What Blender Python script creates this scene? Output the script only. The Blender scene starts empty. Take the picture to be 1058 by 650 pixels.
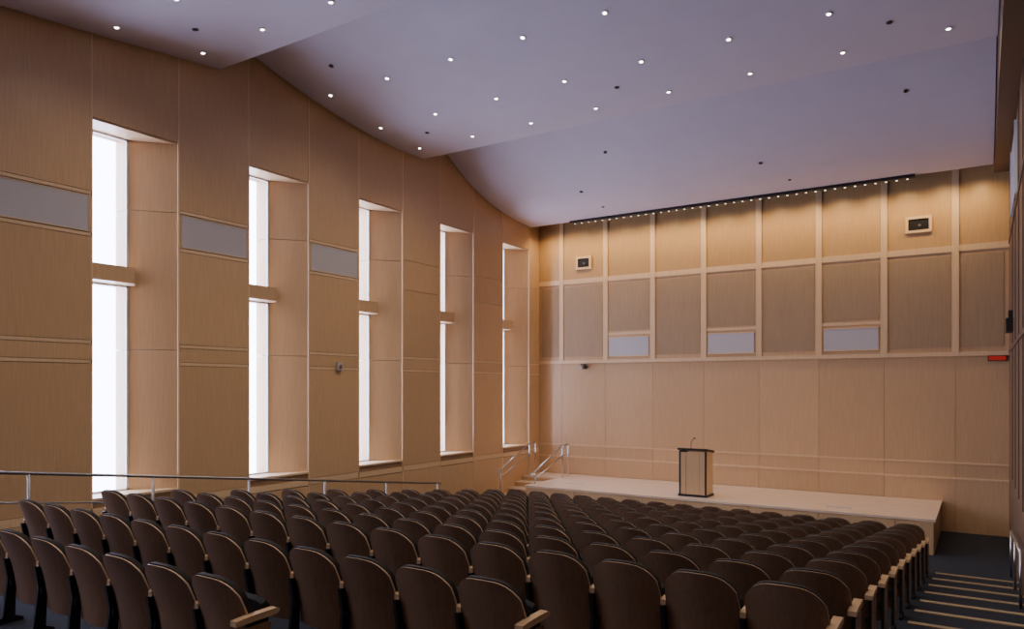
import bpy, math, random
from mathutils import Vector
random.seed(4)
H=3.3   # camera height above the front floor; z values below are relative to eye level
S=bpy.context.scene

# ---------------------------------------------------------------- materials
def newmat(n):
    m=bpy.data.materials.new(n); m.use_nodes=True
    nt=m.node_tree; b=nt.nodes['Principled BSDF']; return m,nt,b
def plain(n,c,rough=.5,metal=0,emis=None,es=0,noise=0.0,nscale=30,bump=0):
    m,nt,b=newmat(n)
    b.inputs['Base Color'].default_value=(*c,1); b.inputs['Roughness'].default_value=rough
    b.inputs['Metallic'].default_value=metal
    if emis: 
        b.inputs['Emission Color'].default_value=(*emis,1); b.inputs['Emission Strength'].default_value=es
    if noise:
        tc=nt.nodes.new('ShaderNodeTexCoord'); nz=nt.nodes.new('ShaderNodeTexNoise'); nz.inputs['Scale'].default_value=nscale
        nz.inputs['Detail'].default_value=4
        nt.links.new(tc.outputs['Object'],nz.inputs['Vector'])
        r=nt.nodes.new('ShaderNodeValToRGB')
        r.color_ramp.elements[0].position=.3; r.color_ramp.elements[1].position=.7
        r.color_ramp.elements[0].color=(*[v*(1-noise) for v in c],1); r.color_ramp.elements[1].color=(*[min(1,v*(1+noise)) for v in c],1)
        nt.links.new(nz.outputs['Fac'],r.inputs['Fac']); nt.links.new(r.outputs['Color'],b.inputs['Base Color'])
        if bump:
            bp=nt.nodes.new('ShaderNodeBump'); bp.inputs['Strength'].default_value=bump; bp.inputs['Distance'].default_value=.01
            nt.links.new(nz.outputs['Fac'],bp.inputs['Height']); nt.links.new(bp.outputs['Normal'],b.inputs['Normal'])
    return m
def wood(n,c,rough=.4,var=.12,grain=.12,scale=(14,14,.7),spec=.4,perf=False,objrand=False):
    m,nt,b=newmat(n)
    N=nt.nodes; L=nt.links
    tc=N.new('ShaderNodeTexCoord'); mp=N.new('ShaderNodeMapping'); mp.inputs['Scale'].default_value=scale
    nz=N.new('ShaderNodeTexNoise'); nz.inputs['Scale'].default_value=3; nz.inputs['Detail'].default_value=6
    L.new(tc.outputs['Object'],mp.inputs['Vector']); L.new(mp.outputs['Vector'],nz.inputs['Vector'])
    mr=N.new('ShaderNodeMapRange'); mr.inputs['From Min'].default_value=.3; mr.inputs['From Max'].default_value=.7
    mr.inputs['To Min'].default_value=1-grain; mr.inputs['To Max'].default_value=1+grain
    L.new(nz.outputs['Fac'],mr.inputs['Value'])
    m2=N.new('ShaderNodeMapRange')
    m2.inputs['To Min'].default_value=1-var; m2.inputs['To Max'].default_value=1+var
    if objrand:
        g=N.new('ShaderNodeObjectInfo'); L.new(g.outputs['Random'],m2.inputs['Value'])
    else:
        g=N.new('ShaderNodeNewGeometry'); L.new(g.outputs['Random Per Island'],m2.inputs['Value'])
    mu=N.new('ShaderNodeMath'); mu.operation='MULTIPLY'; L.new(mr.outputs[0],mu.inputs[0]); L.new(m2.outputs[0],mu.inputs[1])
    vm=N.new('ShaderNodeVectorMath'); vm.operation='SCALE'; vm.inputs[0].default_value=c
    L.new(mu.outputs[0],vm.inputs['Scale']); L.new(vm.outputs['Vector'],b.inputs['Base Color'])
    b.inputs['Roughness'].default_value=rough; b.inputs['Specular IOR Level'].default_value=spec
    if perf:
        vo=N.new('ShaderNodeTexVoronoi'); vo.inputs['Scale'].default_value=45
        L.new(tc.outputs['Object'],vo.inputs['Vector'])
        bp=N.new('ShaderNodeBump'); bp.inputs['Strength'].default_value=.3; bp.inputs['Distance'].default_value=.01
        L.new(vo.outputs['Distance'],bp.inputs['Height']); L.new(bp.outputs['Normal'],b.inputs['Normal'])
    return m
M_WALL=wood('maple_veneer',(.62,.42,.24),.33,var=.05,grain=.07)
M_UPPER=wood('golden_maple_panel',(.54,.35,.17),.36,var=.05,grain=.08)
M_TRIM=wood('pale_maple_trim',(.76,.56,.35),.36,var=.04,grain=.06)
M_SEAM=plain('dark_seam',(.33,.21,.12),.7)
M_ACOU=wood('perforated_acoustic_panel',(.40,.285,.175),.7,var=.04,grain=.08,perf=True)
M_VENT=plain('grey_vent_mesh',(.52,.51,.55),.6,noise=.05,nscale=60)
M_BLACK=plain('black_metal',(.012,.012,.014),.45)
M_PLEN=plain('dark_plenum',(.02,.018,.02),.9)
M_CEIL=plain('daylight_tinted_plaster',(.63,.595,.70),.7,noise=.02,nscale=2)  # lavender cast of bounced daylight is mixed into the plaster colour
M_CARPET=plain('dark_blue_carpet',(.014,.020,.036),.95,noise=.35,nscale=120,bump=.3)
M_NOSE=wood('step_nosing_wood',(.36,.28,.18),.5,scale=(.7,14,14))
M_STAGE=wood('stage_floor_wood',(.82,.65,.51),.22,var=.05,scale=(.7,14,14),spec=.5)
M_STEEL=plain('brushed_steel',(.55,.55,.57),.3,1)
M_DSTEEL=plain('dark_steel',(.30,.29,.29),.4,1)
M_SEATW=wood('seat_shell_wood',(.225,.13,.078),.33,var=.10,grain=.12,scale=(12,12,1),objrand=True)
M_EDGE=plain('plywood_edge_highlight',(.50,.36,.24),.35)  # pale rim colour paints the light caught along the shell edges
M_FAB=plain('black_upholstery',(.010,.009,.011),.85,noise=.3,nscale=200)
M_ARM=wood('armrest_maple',(.56,.38,.22),.35,scale=(14,1,14))
M_GLOW=plain('lamp_glow',(1,1,1),.5,emis=(1,.92,.78),es=18)
M_GLOW2=plain('track_bulb_glow',(1,1,1),.5,emis=(1,.86,.66),es=2.0)
M_WHITE=plain('white_trim_ring',(.7,.68,.72),.4)
M_RED=plain('exit_red',(.5,.02,.02),.4,emis=(1,.05,.04),es=.12)
M_ALU=plain('aluminium_frame',(.80,.82,.88),.4,.0)
M_RIGHT=wood('shade_darkened_wood',(.15,.093,.06),.5)  # right wall wood coloured darker to stand in for its shade

def glassmat():
    m=bpy.data.materials.new('window_glass'); m.use_nodes=True; nt=m.node_tree; nt.nodes.clear()
    o=nt.nodes.new('ShaderNodeOutputMaterial'); t=nt.nodes.new('ShaderNodeBsdfTransparent'); g=nt.nodes.new('ShaderNodeBsdfGlossy')
    g.inputs['Roughness'].default_value=.02; mx=nt.nodes.new('ShaderNodeMixShader'); mx.inputs[0].default_value=.06
    t.inputs[0].default_value=(.95,.97,1,1)
    nt.links.new(t.outputs[0],mx.inputs[1]); nt.links.new(g.outputs[0],mx.inputs[2]); nt.links.new(mx.outputs[0],o.inputs[0]); return m
M_GLASS=glassmat()

# ---------------------------------------------------------------- mesh builder
class MB:
    def __init__(s): s.v=[]; s.f=[]; s.m=[]; s.mats=[]
    def mi(s,m):
        if m not in s.mats: s.mats.append(m)
        return s.mats.index(m)
    def add(s,vs,fs,m):
        o=len(s.v); s.v+=[tuple(p) for p in vs]
        for i,f in enumerate(fs):
            s.f.append([o+k for k in f]); s.m.append(s.mi(m[i] if isinstance(m,list) else m))
    def box(s,x0,x1,y0,y1,z0,z1,m):
        vs=[(x,y,z) for z in(z0,z1) for y in(y0,y1) for x in(x0,x1)]
        s.add(vs,[(0,2,3,1),(4,5,7,6),(0,1,5,4),(2,6,7,3),(0,4,6,2),(1,3,7,5)],m)
    def prism(s,poly,z0,z1,m,axis='z'):
        n=len(poly)
        def P(a,b,c):
            return (a,b,c) if axis=='z' else (c,a,b)   # axis x: poly=(y,z)
        vs=[P(a,b,z0) for a,b in poly]+[P(a,b,z1) for a,b in poly]
        fs=[tuple(range(n))[::-1],tuple(range(n,2*n))]+[(i,(i+1)%n,n+(i+1)%n,n+i) for i in range(n)]
        s.add(vs,fs,m)
    def tube(s,p,q,r,m,n=10):
        p=Vector(p);q=Vector(q);d=(q-p).normalized()
        a=d.orthogonal().normalized();b=d.cross(a)
        vs=[]
        for c in(p,q):
            for i in range(n):
                t=2*math.pi*i/n; vs.append(tuple(c+a*r*math.cos(t)+b*r*math.sin(t)))
        s.add(vs,[(i,(i+1)%n,n+(i+1)%n,n+i) for i in range(n)]+[tuple(range(n))[::-1],tuple(range(n,2*n))],m)
    def obj(s,name,rel=True,smooth=False,bevel=0):
        me=bpy.data.meshes.new(name)
        me.from_pydata([(x,y,z+(H if rel else 0)) for x,y,z in s.v],[],s.f)
        for m in s.mats: me.materials.append(m)
        for p,i in zip(me.polygons,s.m): p.material_index=i; p.use_smooth=smooth
        import bmesh
        bm=bmesh.new(); bm.from_mesh(me); bmesh.ops.recalc_face_normals(bm,faces=bm.faces); bm.to_mesh(me); bm.free()
        o=bpy.data.objects.new(name,me); S.collection.objects.link(o)
        if bevel:
            b=o.modifiers.new('bevel','BEVEL'); b.width=bevel; b.segments=2; b.limit_method='ANGLE'
        return o

XL=-11.5; YB=19.54; XR=.5; YR=-6.0
TOP=6.9; FL=-3.3
# ---------------------------------------------------------------- ceiling
def interp(pts,n=8):
    out=[]
    for i in range(len(pts)-1):
        p0=pts[max(i-1,0)];p1=pts[i];p2=pts[i+1];p3=pts[min(i+2,len(pts)-1)]
        for k in range(n):
            t=k/n; o=[]
            for a in(0,1):
                o.append(.5*((2*p1[a])+(-p0[a]+p2[a])*t+(2*p0[a]-5*p1[a]+4*p2[a]-p3[a])*t*t+(-p0[a]+3*p1[a]-3*p2[a]+p3[a])*t**3))
            out.append(tuple(o))
    out.append(pts[-1]); return out
L1=interp([(YR,4.9),(0,4.95),(3,5.08),(4.78,5.27),(5.96,5.39),(7.39,5.56),(8.23,5.65)])
L2=interp([(7.6,6.62),(8.23,6.40),(8.95,6.16),(10.36,5.83),(11.73,5.62),(12.8,5.53),(13.87,5.53)])
L3=interp([(13.2,6.65),(13.87,6.35),(14.95,5.82),(15.7,5.43),(16.55,5.12),(17.6,4.90),(18.9,4.79)])
def prof(L,y):
    for a,b in zip(L,L[1:]):
        if a[0]<=y<=b[0]: return a[1]+(b[1]-a[1])*(y-a[0])/(b[0]-a[0]+1e-9)
cb=MB()
for L in(L1,L2,L3):
    n=len(L); vs=[]; 
    xa,xb=XL+.07,.2
    for x in(xa,xb):
        for y,z in L: vs.append((x,y,z))
        for y,z in L: vs.append((x,y,z+.10))
    fs=[]
    for i in range(n-1):
        fs.append((i,i+1,2*n+i+1,2*n+i)); fs.append((n+i,n+i+1,3*n+i+1,3*n+i))
        fs.append((i,i+1,n+i+1,n+i)); fs.append((2*n+i,2*n+i+1,3*n+i+1,3*n+i))
    for e in(0,n-1): fs.append((e,n+e,3*n+e,2*n+e))
    cb.add(vs,fs,M_CEIL)
cb.obj('ceiling')
r=MB(); r.box(-12.4,1.0,YR-.3,YB+.4,TOP,TOP+.2,M_PLEN); r.obj('roof_slab')

# ---------------------------------------------------------------- left wall with splayed window slots
PER=2.86; OP=1.42; GW=.84; WZ0,WZ1=-1.75,4.14; XG=-11.97; XO=-12.35; SP0,SP1=1.68,1.94
wl=MB(); seam=.009
starts=[6.03+PER*k for k in range(-3,5)]
wl.box(XO,XL,YR,starts[0],FL,TOP,M_SEAM)
for a in starts:
    e=min(a+PER,YB)
    wl.box(XO,XL-.0,a+OP,e,FL,TOP,M_SEAM)
    wl.box(XO,XL,a,a+OP,WZ1,TOP,M_SEAM)
    wl.box(XO,XL,a,a+OP,FL,WZ0,M_SEAM)
    for z0,z1 in((WZ0,.62),(.63,2.95),(2.96,WZ1)):
        wl.prism([(XG-.02,a+GW),(XL,a+OP),(XO,a+OP+.001),(XO,a+GW)],z0,z1,M_WALL)
    wl.box(XG,XL,a,a+OP,WZ1-.03,WZ1,M_WALL)
    wl.box(XG,XL+.03,a-.02,a+OP,WZ0,WZ0+.04,M_TRIM)
    wl.prism([(XO,a),(XL-.12,a),(XL-.12,a+.75),(XG+.02,a+GW+.1),(XO,a+GW+.1)],SP0,SP1,M_WALL)
wl.obj('wall_left')
pl=MB()
T=.022
def pan(y0,y1,z0,z1,m=M_WALL,t=T):
    pl.box(XL,XL+t,y0+seam/2,y1-seam/2,z0+seam/2,z1-seam/2,m)
for k,a in enumerate([starts[0]-PER]+starts):
    y0=a+OP; y1=min(a+PER,YB-.03)
    for z0,z1 in((FL,-1.98),(-1.85,.36),(.42,.66),(.72,2.30),(3.0,TOP-.4)):
        pan(y0,y1,z0,z1)
    for z in(-1.98,.36,.66): pan(y0,y1,z,z+(.13 if z<0 else .06),M_TRIM,.026)
    if k<=5:
        pan(y0,y1,2.30,2.36,M_TRIM,.026); pan(y0,y1,2.94,3.0,M_TRIM,.026)
        pan(y0,y0+.07,2.36,2.94); pan(y1-.07,y1,2.36,2.94)
    else: pan(y0,y1,2.30,3.0)
    if k>0:
        pan(a,a+OP,WZ1+.0,TOP-.4); pan(a,a+OP,FL,WZ0-.25); pan(a,a+OP,WZ0-.24,WZ0-.12,M_TRIM,.026)
    pl.box(XL,XL+.026,y0,y0+.03,FL,TOP-.4,M_TRIM)
    if k<8: pl.box(XL,XL+.026,y1-.03,y1,FL,TOP-.4,M_TRIM)
pl.obj('trim_left')
for k,a in enumerate([starts[0]-PER]+starts):
    if k<=5:
        y0=a+OP+.07;y1=a+PER-.07
        v=MB(); v.box(XL+.002,XL+.024,y0,y1,2.37,2.93,M_VENT)
        v.box(XL+.002,XL+.030,y0,y1,2.37,2.385,M_TRIM);v.box(XL+.002,XL+.030,y0,y1,2.915,2.93,M_TRIM)
        v.obj('air_vent_panel')
for k,a in enumerate(starts):
    w=MB()
    for z0,z1 in((WZ0+.04,SP0),(SP1,WZ1-.03)):
        fr=.03
        w.box(XG-.04,XG,a,a+fr,z0,z1,M_ALU); w.box(XG-.04,XG,a+GW-fr,a+GW,z0,z1,M_ALU)
        w.box(XG-.04,XG,a,a+GW,z0,z0+fr,M_ALU); w.box(XG-.04,XG,a,a+GW,z1-fr,z1,M_ALU)
        w.box(XG-.024,XG-.018,a+fr,a+GW-fr,z0+fr,z1-fr,M_GLASS)
    w.obj('window_%d'%(k+1))

# ---------------------------------------------------------------- back (stage) wall
wb=MB(); wb.box(-12.35,.9,YB+.0,YB+.35,FL,TOP,M_SEAM); wb.obj('wall_back')
bw=MB()
def bp(x0,x1,z0,z1,m=M_WALL,t=.02,s=seam):
    bw.box(x0+s/2,x1-s/2,YB-t,YB,z0+s/2,z1-s/2,m)
cols=[XL]+[-10.70+1.455*i for i in range(8)]+[XR]
vents=[2,4,6]
for i in range(len(cols)-1):
    x0,x1=cols[i],cols[i+1]
    bp(x0,x1,-1.72,.70,s=.006); bp(x0,x1,-2.07,-1.74,s=.006); bp(x0,x1,FL if x1>-.9 else -2.6,-2.09,t=.035,s=.006)
    bp(x0,x1,3.2,5.6,M_UPPER)
    ins=.055
    a,b=x0+ins,x1-ins
    bp(x0,x1,.8,3.1)
    if i in vents:
        bp(a+.04,b-.04,1.62,3.0,M_ACOU,.03)
        bp(a-.01,b+.01,1.50,1.58,M_TRIM,.035)
    else:
        bp(a+.04,b-.04,.9,3.0,M_ACOU,.03)
    bp(x0,x1,3.08,3.22,M_TRIM,.045,0)
    if i>0: bw.box(x0-.07,x0+.07,YB-.05,YB,.8,5.6,M_TRIM)
bw.box(XL,XR,YB-.06,YB,.70,.80,M_TRIM)
bw.box(XL,XR,YB-.04,YB,-1.75,-1.71,M_TRIM); bw.box(XL,XR,YB-.045,YB,-2.10,-2.06,M_TRIM)
bw.obj('trim_back')
for i in vents:
    v=MB(); x0,x1=cols[i]+.12,cols[i+1]-.12
    v.box(x0,x1,YB-.045,YB-.02,.90,1.42,M_VENT)
    for z in(.88,1.42): v.box(x0-.02,x1+.02,YB-.052,YB-.02,z,z+.025,M_TRIM)
    v.obj('air_vent_panel')
for xc,zc,w_,h_ in((-9.95,3.68,.25,.19),(-1.25,3.78,.27,.19)):
    v=MB(); f=.06
    v.box(xc-w_-0,xc+w_,YB-.07,YB-.02,zc-h_,zc-h_+f,M_TRIM); v.box(xc-w_,xc+w_,YB-.07,YB-.02,zc+h_-f,zc+h_,M_TRIM)
    v.box(xc-w_,xc-w_+f,YB-.07,YB-.02,zc-h_+f,zc+h_-f,M_TRIM); v.box(xc+w_-f,xc+w_,YB-.07,YB-.02,zc-h_+f,zc+h_-f,M_TRIM)
    v.box(xc-w_+f,xc+w_-f,YB-.04,YB-.02,zc-h_+f,zc+h_-f,M_BLACK)
    v.tube((xc+.02,YB-.045,zc-.02),(xc+.02,YB-.075,zc-.02),.03,M_DSTEEL,14)
    v.obj('projector_port')

# ---------------------------------------------------------------- right & rear walls
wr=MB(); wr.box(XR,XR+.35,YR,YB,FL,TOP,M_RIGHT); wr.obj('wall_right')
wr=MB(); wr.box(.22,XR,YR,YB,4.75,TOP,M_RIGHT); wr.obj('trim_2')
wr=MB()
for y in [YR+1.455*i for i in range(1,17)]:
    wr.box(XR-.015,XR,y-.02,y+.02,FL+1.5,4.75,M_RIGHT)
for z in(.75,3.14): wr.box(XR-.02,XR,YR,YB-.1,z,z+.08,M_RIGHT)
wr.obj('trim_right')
wre=MB(); wre.box(-12.35,.9,YR-.3,YR,FL,TOP,M_WALL); wre.obj('wall_rear')

# ---------------------------------------------------------------- floor tiers
NR=13; RY=[3.05+.92*i for i in range(NR)]
RZ=[-2.13-.107*max(0,i-2) for i in range(NR)]
fl=MB()
poly=[(YR,FL-.3),(YR,RZ[0])]
nos=[]
for i in range(NR):
    ye=RY[i]+.50
    z=RZ[i]; zn=RZ[i+1] if i<NR-1 else FL
    poly+=[(ye,z)]
    if abs(zn-z)>1e-4: poly+=[(ye,zn)]; nos.append((ye,z))
poly+=[(YB,FL),(YB,FL-.3)]
fl.prism(poly,-12.35,.9,M_CARPET,axis='x')
fl.obj('floor')
ns=MB()
for y,z in nos:
    ns.box(-.68,XR-.0,y-.08,y+.012,z-.02,z+.012,M_NOSE)
ns.obj('trim_1')

# ---------------------------------------------------------------- stage
st=MB(); SZ=-2.6; SY=16.6; SX0=-10.2; SX1=-.8
st.box(SX0,SX1,SY+.03,YB-.04,FL,SZ-.05,M_WALL)
st.box(SX0-.02,SX1+.03,SY,YB-.045,SZ-.05,SZ,M_STAGE)
x=SX0
while x<SX1-.2:
    st.box(x+.01,min(x+1.45,SX1)-.01,SY+.012,SY+.03,FL,SZ-.06,M_WALL); x+=1.455
st.obj('stage')
ss=MB()
ss.box(XL+.03,SX0-.03,18.5,YB-.04,FL,SZ-.05,M_WALL)
ss.box(XL+.03,SX0-.03,18.48,YB-.045,SZ-.05,SZ,M_STAGE)
for i in range(4):
    y=16.9+.4*i; z=FL+.14*(i+1)
    ss.box(XL+.03,SX0-.03,y,18.48,z-.14,z-.03,M_WALL); ss.box(XL+.03,SX0-.03,y-.02,18.48,z-.03,z,M_STAGE)
steps=ss.obj('stage_steps')
for xx,yy in((-9.2,17.6),(-2.6,17.2),(-5.9,18.7)):
    v=MB(); v.box(xx-.25,xx+.25,yy-.05,yy+.05,SZ,SZ+.006,M_VENT)
    for q in range(8): v.box(xx-.24+.06*q,xx-.215+.06*q,yy-.04,yy+.04,SZ+.006,SZ+.008,M_DSTEEL)
    v.obj('floor_vent')

# ---------------------------------------------------------------- handrails
for X in(-11.22,-10.12):
    h=MB(); r_=.022
    pts=[(X,16.75,-2.36),(X,16.95,-2.28),(X,18.5,-1.66),(X,18.85,-1.66)]
    for p,q in zip(pts,pts[1:]): h.tube(p,q,r_,M_STEEL)
    pts=[(X,16.95,-2.48),(X,18.5,-1.96),(X,18.85,-1.96)]
    for p,q in zip(pts,pts[1:]): h.tube(p,q,.013,M_STEEL)
    h.tube((X,18.85,-1.66),(X,18.85,SZ),r_,M_STEEL)
    h.tube((X,18.5,-1.66),(X,18.5,SZ),r_,M_STEEL)
    h.tube((X,16.95,-2.28),(X,16.95,(SZ if X>-10.2 else FL+.14)),r_,M_STEEL)
    if X<-11:
        o=h.obj('handrail',smooth=True); o.parent=steps
    else: h.obj('stair_handrail',smooth=True)
def fz(y):
    for i in range(NR):
        if y<=RY[i]+.5: return RZ[i]
    return FL
g=MB(); X=-9.5
rz=lambda y:-(.49+.125*y)
g.tube((X,2.6,rz(2.6)),(X,12.1,rz(12.1)),.02,M_DSTEEL); g.tube((X,2.6,rz(2.6)-.35),(X,12.1,rz(12.1)-.35),.010,M_DSTEEL)
for i in range(7):
    y=2.7+1.55*i; g.tube((X,y,fz(y)),(X,y,rz(y)),.018,M_DSTEEL)
g.obj('aisle_guard_rail',smooth=True)
h=MB(); X=.42
h.tube((X,11.6,-2.15),(X,15.4,-2.5),.02,M_STEEL); h.tube((X,15.4,-2.5),(X,15.4,FL),.02,M_STEEL); h.tube((X,13.6,-2.33),(X,13.6,fz(13.6)),.02,M_STEEL);h.tube((X,11.6,-2.15),(X,11.6,fz(11.6)),.02,M_STEEL)
h.obj('stair_handrail',smooth=True)

# ---------------------------------------------------------------- lectern
l=MB(); cx,cy=-5.79,17.25; w=.33; d=.26
l.box(cx-w-.02,cx+w+.02,cy-d-.02,cy+d+.02,SZ,SZ+.05,M_BLACK)
l.box(cx-w,cx-w+.035,cy-d,cy+d,SZ+.05,SZ+1.08,M_BLACK); l.box(cx+w-.035,cx+w,cy-d+.04,cy+d,SZ+.05,SZ+1.08,M_TRIM)
l.box(cx+w-.035,cx+w+.002,cy-d,cy-d+.04,SZ+.05,SZ+1.08,M_BLACK)
l.box(cx-w+.035,cx+w-.035,cy-d+.01,cy-d+.04,SZ+.05,SZ+1.05,M_WALL)
l.box(cx-w+.16,cx-w+.165,cy-d+.004,cy-d+.01,SZ+.05,SZ+1.05,M_SEAM)
l.box(cx+w-.165,cx+w-.16,cy-d+.004,cy-d+.01,SZ+.05,SZ+1.05,M_SEAM)
l.box(cx-w+.035,cx+w-.035,cy+.05,cy+.08,SZ+.05,SZ+.9,M_WALL)
vs=[(cx-w-.03,cy-d-.03,SZ+1.15),(cx+w+.03,cy-d-.03,SZ+1.15),(cx+w+.03,cy+d+.03,SZ+1.07),(cx-w-.03,cy+d+.03,SZ+1.07)]
vs+=[(a,b,c-.05) for a,b,c in vs]
l.add(vs,[(0,1,2,3),(7,6,5,4),(0,4,5,1),(1,5,6,2),(2,6,7,3),(3,7,4,0)],M_BLACK)
mp=[(cx-.12,cy,SZ+1.11),(cx-.12,cy-.01,SZ+1.25),(cx-.10,cy+.04,SZ+1.33),(cx-.09,cy+.11,SZ+1.36)]
for p,q in zip(mp,mp[1:]): l.tube(p,q,.008,M_BLACK,6)
l.tube(mp[-1],(cx-.085,cy+.17,SZ+1.36),.018,M_BLACK,8)
l.obj('lectern',bevel=.004)

# ---------------------------------------------------------------- small wall devices
s=MB(); s.box(-10.02,-9.86,YB-.10,YB-.06,.55,.68,M_BLACK); s.tube((-9.94,YB-.10,.60),(-9.94,YB-.26,.56),.055,M_STEEL,12); s.tube((-9.82,YB-.10,.60),(-9.80,YB-.2,.56),.04,M_BLACK,12); s.obj('wall_camera')
s=MB(); s.box(.10,.46,YB-.10,YB-.065,.58,.70,M_BLACK); s.box(.12,.44,YB-.106,YB-.10,.595,.685,M_RED); s.obj('exit_sign')
s=MB(); s.box(XR-.14,XR-.03,16.0,16.5,1.0,1.25,M_BLACK); s.box(XR-.10,XR-.03,16.15,16.35,1.05,1.4,M_BLACK); s.obj('wall_speaker')
s=MB(); s.box(XR-.03,XR-.0,15.2,17.2,3.35,4.5,M_VENT); s.box(XR-.045,XR,15.15,15.2,3.3,4.55,M_ALU);s.box(XR-.045,XR,17.2,17.25,3.3,4.55,M_ALU); s.obj('window_9')  # framed pale grey panel on the right wall, not a glazed window
s=MB(); s.box(XL+.035,XL+.09,11.06,11.20,.35,.52,M_VENT); s.tube((XL+.09,11.13,.43),(XL+.10,11.13,.43),.045,M_DSTEEL,12); s.obj('wall_speaker')

# ---------------------------------------------------------------- ceiling lights
dl=MB(); lamps=[]
def disc(x,y,L,r,mring,mcore,drop=.012):
    z=prof(L,y)-.004; e=.05
    sl=(prof(L,y+e)-prof(L,y-e))/(2*e) if prof(L,y+e) and prof(L,y-e) else 0
    n=Vector((0,sl,-1)).normalized(); c=Vector((x,y,z))
    dl.tube(c,c+n*drop,r,mring,16); dl.tube(c+n*drop,c+n*(drop+.004),r*.6,mcore,16)
GX=[-.44-1.5*i for i in range(8)]
for y,L in((13.15,L2),(11.85,L2),(10.4,L2),(7.55,L1),(6.1,L1),(4.6,L1),(3.0,L1),(0,L1),(-3,L1)):
    for i,x in enumerate(GX):
        if y==10.4 and i in(0,1,2) : continue
        disc(x,y,L,.048,M_WHITE,M_GLOW)
        if i<7 and (i%2==(0 if y in(13.15,10.4,6.1,0) else 1)): lamps.append((x,y,prof(L,y)-.06))
for y,L in((14.6,L3),(12.5,L2),(9.7,L2),(16.9,L3),(6.9,L1)):
    for i,x in enumerate(GX):
        if (i+int(y))%3==0: disc(x-.75,y,L,.045,M_BLACK,M_BLACK)
for x,y in((-1.2,15.5),(-3.8,18.0),(-8.6,18.0),(-7.4,15.6)): disc(x,y,L3,.04,M_BLACK,M_BLACK)
dlo=dl.obj('recessed_downlights')
def spot(loc,target,energy,color,size,blend,radius,parent,name):
    ld=bpy.data.lights.new(name,'SPOT'); ld.energy=energy; ld.color=color; ld.spot_size=size; ld.spot_blend=blend; ld.shadow_soft_size=radius
    o=bpy.data.objects.new(name,ld); S.collection.objects.link(o)
    l_=Vector((loc[0],loc[1],loc[2]+H)); t_=Vector((target[0],target[1],target[2]+H))
    o.location=l_; o.rotation_euler=(t_-l_).to_track_quat('-Z','Y').to_euler(); o.parent=parent; return o
for p in lamps: spot(p,(p[0],p[1],-3),(125 if p[1]>5 else 55),(1,.82,.60),math.radians(145),1,.06,dlo,'downlight_bulb')
tk=MB(); TX0,TX1=-10.05,-1.28
tk.box(TX0,TX1,18.80,18.96,4.735,4.80,M_BLACK)
n=40
for i in range(n):
    x=TX0+.15+(TX1-TX0-.3)*i/(n-1)
    tk.tube((x,18.86,4.735),(x,18.86,4.715),.035,M_BLACK,10); tk.tube((x,18.86,4.7151),(x,18.86,4.70),.022,M_GLOW2,10)
tko=tk.obj('wall_washer_track')
for i in range(16):
    x=-10.95+.7275*i
    spot((x,18.90,4.66),(x,19.62,2.0),54,(1,.67,.31),math.radians(145),1,.12,tko,'washer_bulb')

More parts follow.
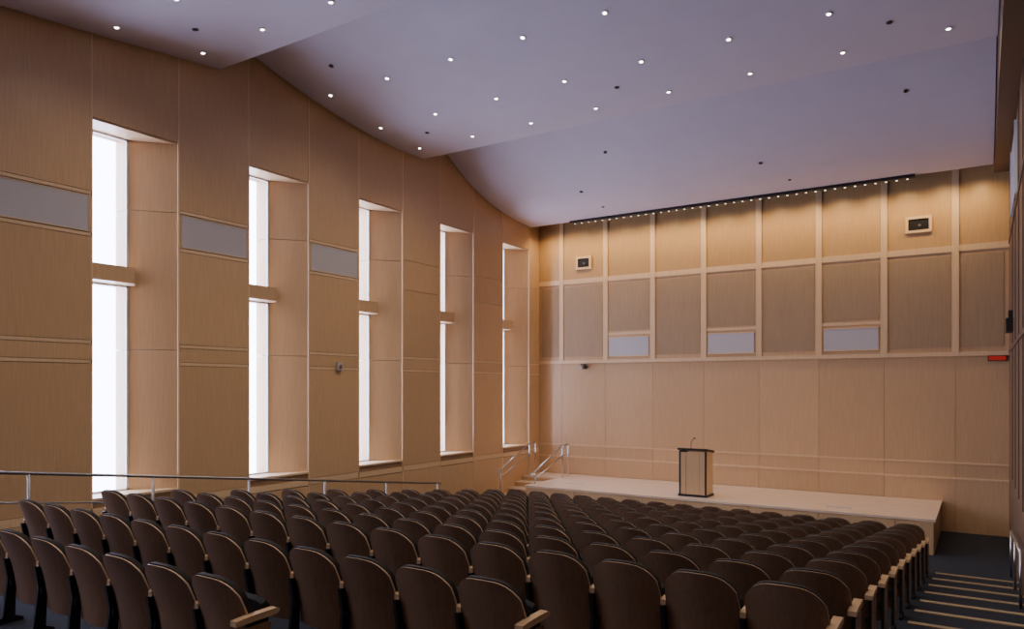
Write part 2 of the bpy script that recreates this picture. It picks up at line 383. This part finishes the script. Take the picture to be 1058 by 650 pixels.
# ---------------------------------------------------------------- seats
def seat_mesh(name,both):
    b=MB(); NU,NV=14,8
    def slab(z0,ztop,hw,off0,off1,mf,mb,me,corner=.11,expo=3.0):
        def pt(i,j,off):
            u=-1+2*i/NU; u=math.copysign(1-(1-abs(u))**1.4,u); v=j/NV
            zt=ztop-corner*abs(u)**expo-.018*u*u
            z=z0+(zt-z0)*v
            x=hw*u*(1-.05*v**6)
            y=.10-.24*(z-.30)+.06*u*u+.03*math.sin(math.pi*v)+off
            return(x,y,z)
        vs=[pt(i,j,o) for o in(off0,off1) for j in range(NV+1) for i in range(NU+1)]
        W=NU+1;K=W*(NV+1);fs=[];ms=[]
        for j in range(NV):
            for i in range(NU):
                a=j*W+i; fs.append((a,a+1,a+W+1,a+W)); ms.append(mb); fs.append((K+a,K+a+W,K+a+W+1,K+a+1)); ms.append(mf)
        for i in range(NU):
            for j in(0,NV): a=j*W+i; fs.append((a,a+1,K+a+1,K+a)); ms.append(me)
        for j in range(NV):
            for i in(0,NU): a=j*W+i; fs.append((a,a+W,K+a+W,K+a)); ms.append(me)
        b.add(vs,fs,ms)
    slab(.22,.875,.264,-.014,.0,M_FAB,M_SEATW,M_EDGE,corner=.10,expo=4)
    slab(.30,.884,.258,.003,.045,M_FAB,M_FAB,M_FAB,corner=.10,expo=4)
    vs=[];NU2=8;prof_=[(.19,.36),(.235,.36),(.29,.54),(.305,.66),(.27,.70),(.235,.68),(.21,.54)]
    n=len(prof_)
    for i in range(NU2+1):
        u=-1+2*i/NU2; k=1-.08*abs(u)**4
        for y,z in prof_: vs.append((.225*u,y+.0*u,.40+(z-.40)*k))
    fs=[];ms=[]
    for i in range(NU2):
        for j in range(n):
            a=i*n+j;c=i*n+(j+1)%n; fs.append((a,c,c+n,a+n)); ms.append(M_SEATW if j in(1,2) else M_FAB)
    fs.append(tuple(range(n))); ms.append(M_FAB); fs.append(tuple(range(NU2*n,NU2*n+n))); ms.append(M_FAB)
    b.add(vs,fs,ms)
    b.tube((-.25,.17,.38),(.24,.17,.38),.014,M_BLACK,8)
    for sx in((-.28,.28) if both else (-.28,)):
        s_=.015
        poly=[(-.02,0),(.22,0),(.22,.03),(.15,.06),(.16,.40),(.22,.585),(.06,.585),(.09,.40),(.05,.06),(-.02,.03)]
        b.prism(poly,sx-s_,sx+s_,M_BLACK,axis='x')
        y0=.085 if sx<0 else -.03
        arm=[(y0,.585),(.24,.592),(.30,.598),(.32,.612),(.315,.628),(.29,.636),(.10,.632),(y0,.622)]
        hw=.02 if sx<0 else .03
        b.prism(arm,sx-hw,sx+hw,M_ARM,axis='x')
        if both and sx>0:
            b.prism([(-.0,.10),(.20,.10),(.25,.56),(-.02,.56)],sx+.019,sx+.025,M_SEATW,axis='x')
        b.box(min(sx,sx*.84),max(sx,sx*.84),.10,.13,.34,.40,M_BLACK)
    return b.obj(name,rel=False,smooth=True)
pr=seat_mesh('auditorium_seat_a',False); me_std=pr.data
po=seat_mesh('auditorium_seat_b',True); me_end=po.data
for o in(pr,po): bpy.data.objects.remove(o)
def addsmooth(me):
    import bmesh
    bm=bmesh.new(); bm.from_mesh(me)
    for e in bm.edges:
        if len(e.link_faces)==2 and e.calc_face_angle(0)>.7: e.smooth=False
    bm.to_mesh(me); bm.free()
for me in(me_std,me_end): addsmooth(me)
for i in range(NR):
    x_end={0:-4.34,1:-2.75}.get(i,-1.07)
    x=x_end; first=True
    while x>-9.05:
        o=bpy.data.objects.new('auditorium_seat',me_end if first else me_std)
        S.collection.objects.link(o); o.location=(x,RY[i],RZ[i]+H); first=False
        x-=.56

# ---------------------------------------------------------------- daylight
W=bpy.data.worlds.new('overcast_sky'); S.world=W; W.use_nodes=True
bg=W.node_tree.nodes['Background']; bg.inputs[0].default_value=(.70,.73,1,1); bg.inputs[1].default_value=19.0
for a in starts:
    ld=bpy.data.lights.new('window_portal','AREA'); ld.shape='RECTANGLE'; ld.size=WZ1-WZ0; ld.size_y=GW; ld.cycles.is_portal=True
    o=bpy.data.objects.new('window_portal',ld); S.collection.objects.link(o)
    o.location=(XG-.1,a+GW/2,(WZ0+WZ1)/2+H); o.rotation_euler=(0,-math.pi/2,0)

# ---------------------------------------------------------------- camera
c=bpy.data.cameras.new('camera'); c.sensor_width=36; c.lens=760/1058*36; c.shift_y=75/1058; c.clip_start=.05
co=bpy.data.objects.new('camera',c); S.collection.objects.link(co); co.location=(0,0,H)
co.rotation_euler=(math.pi/2,0,math.atan2(486,760)); S.camera=co
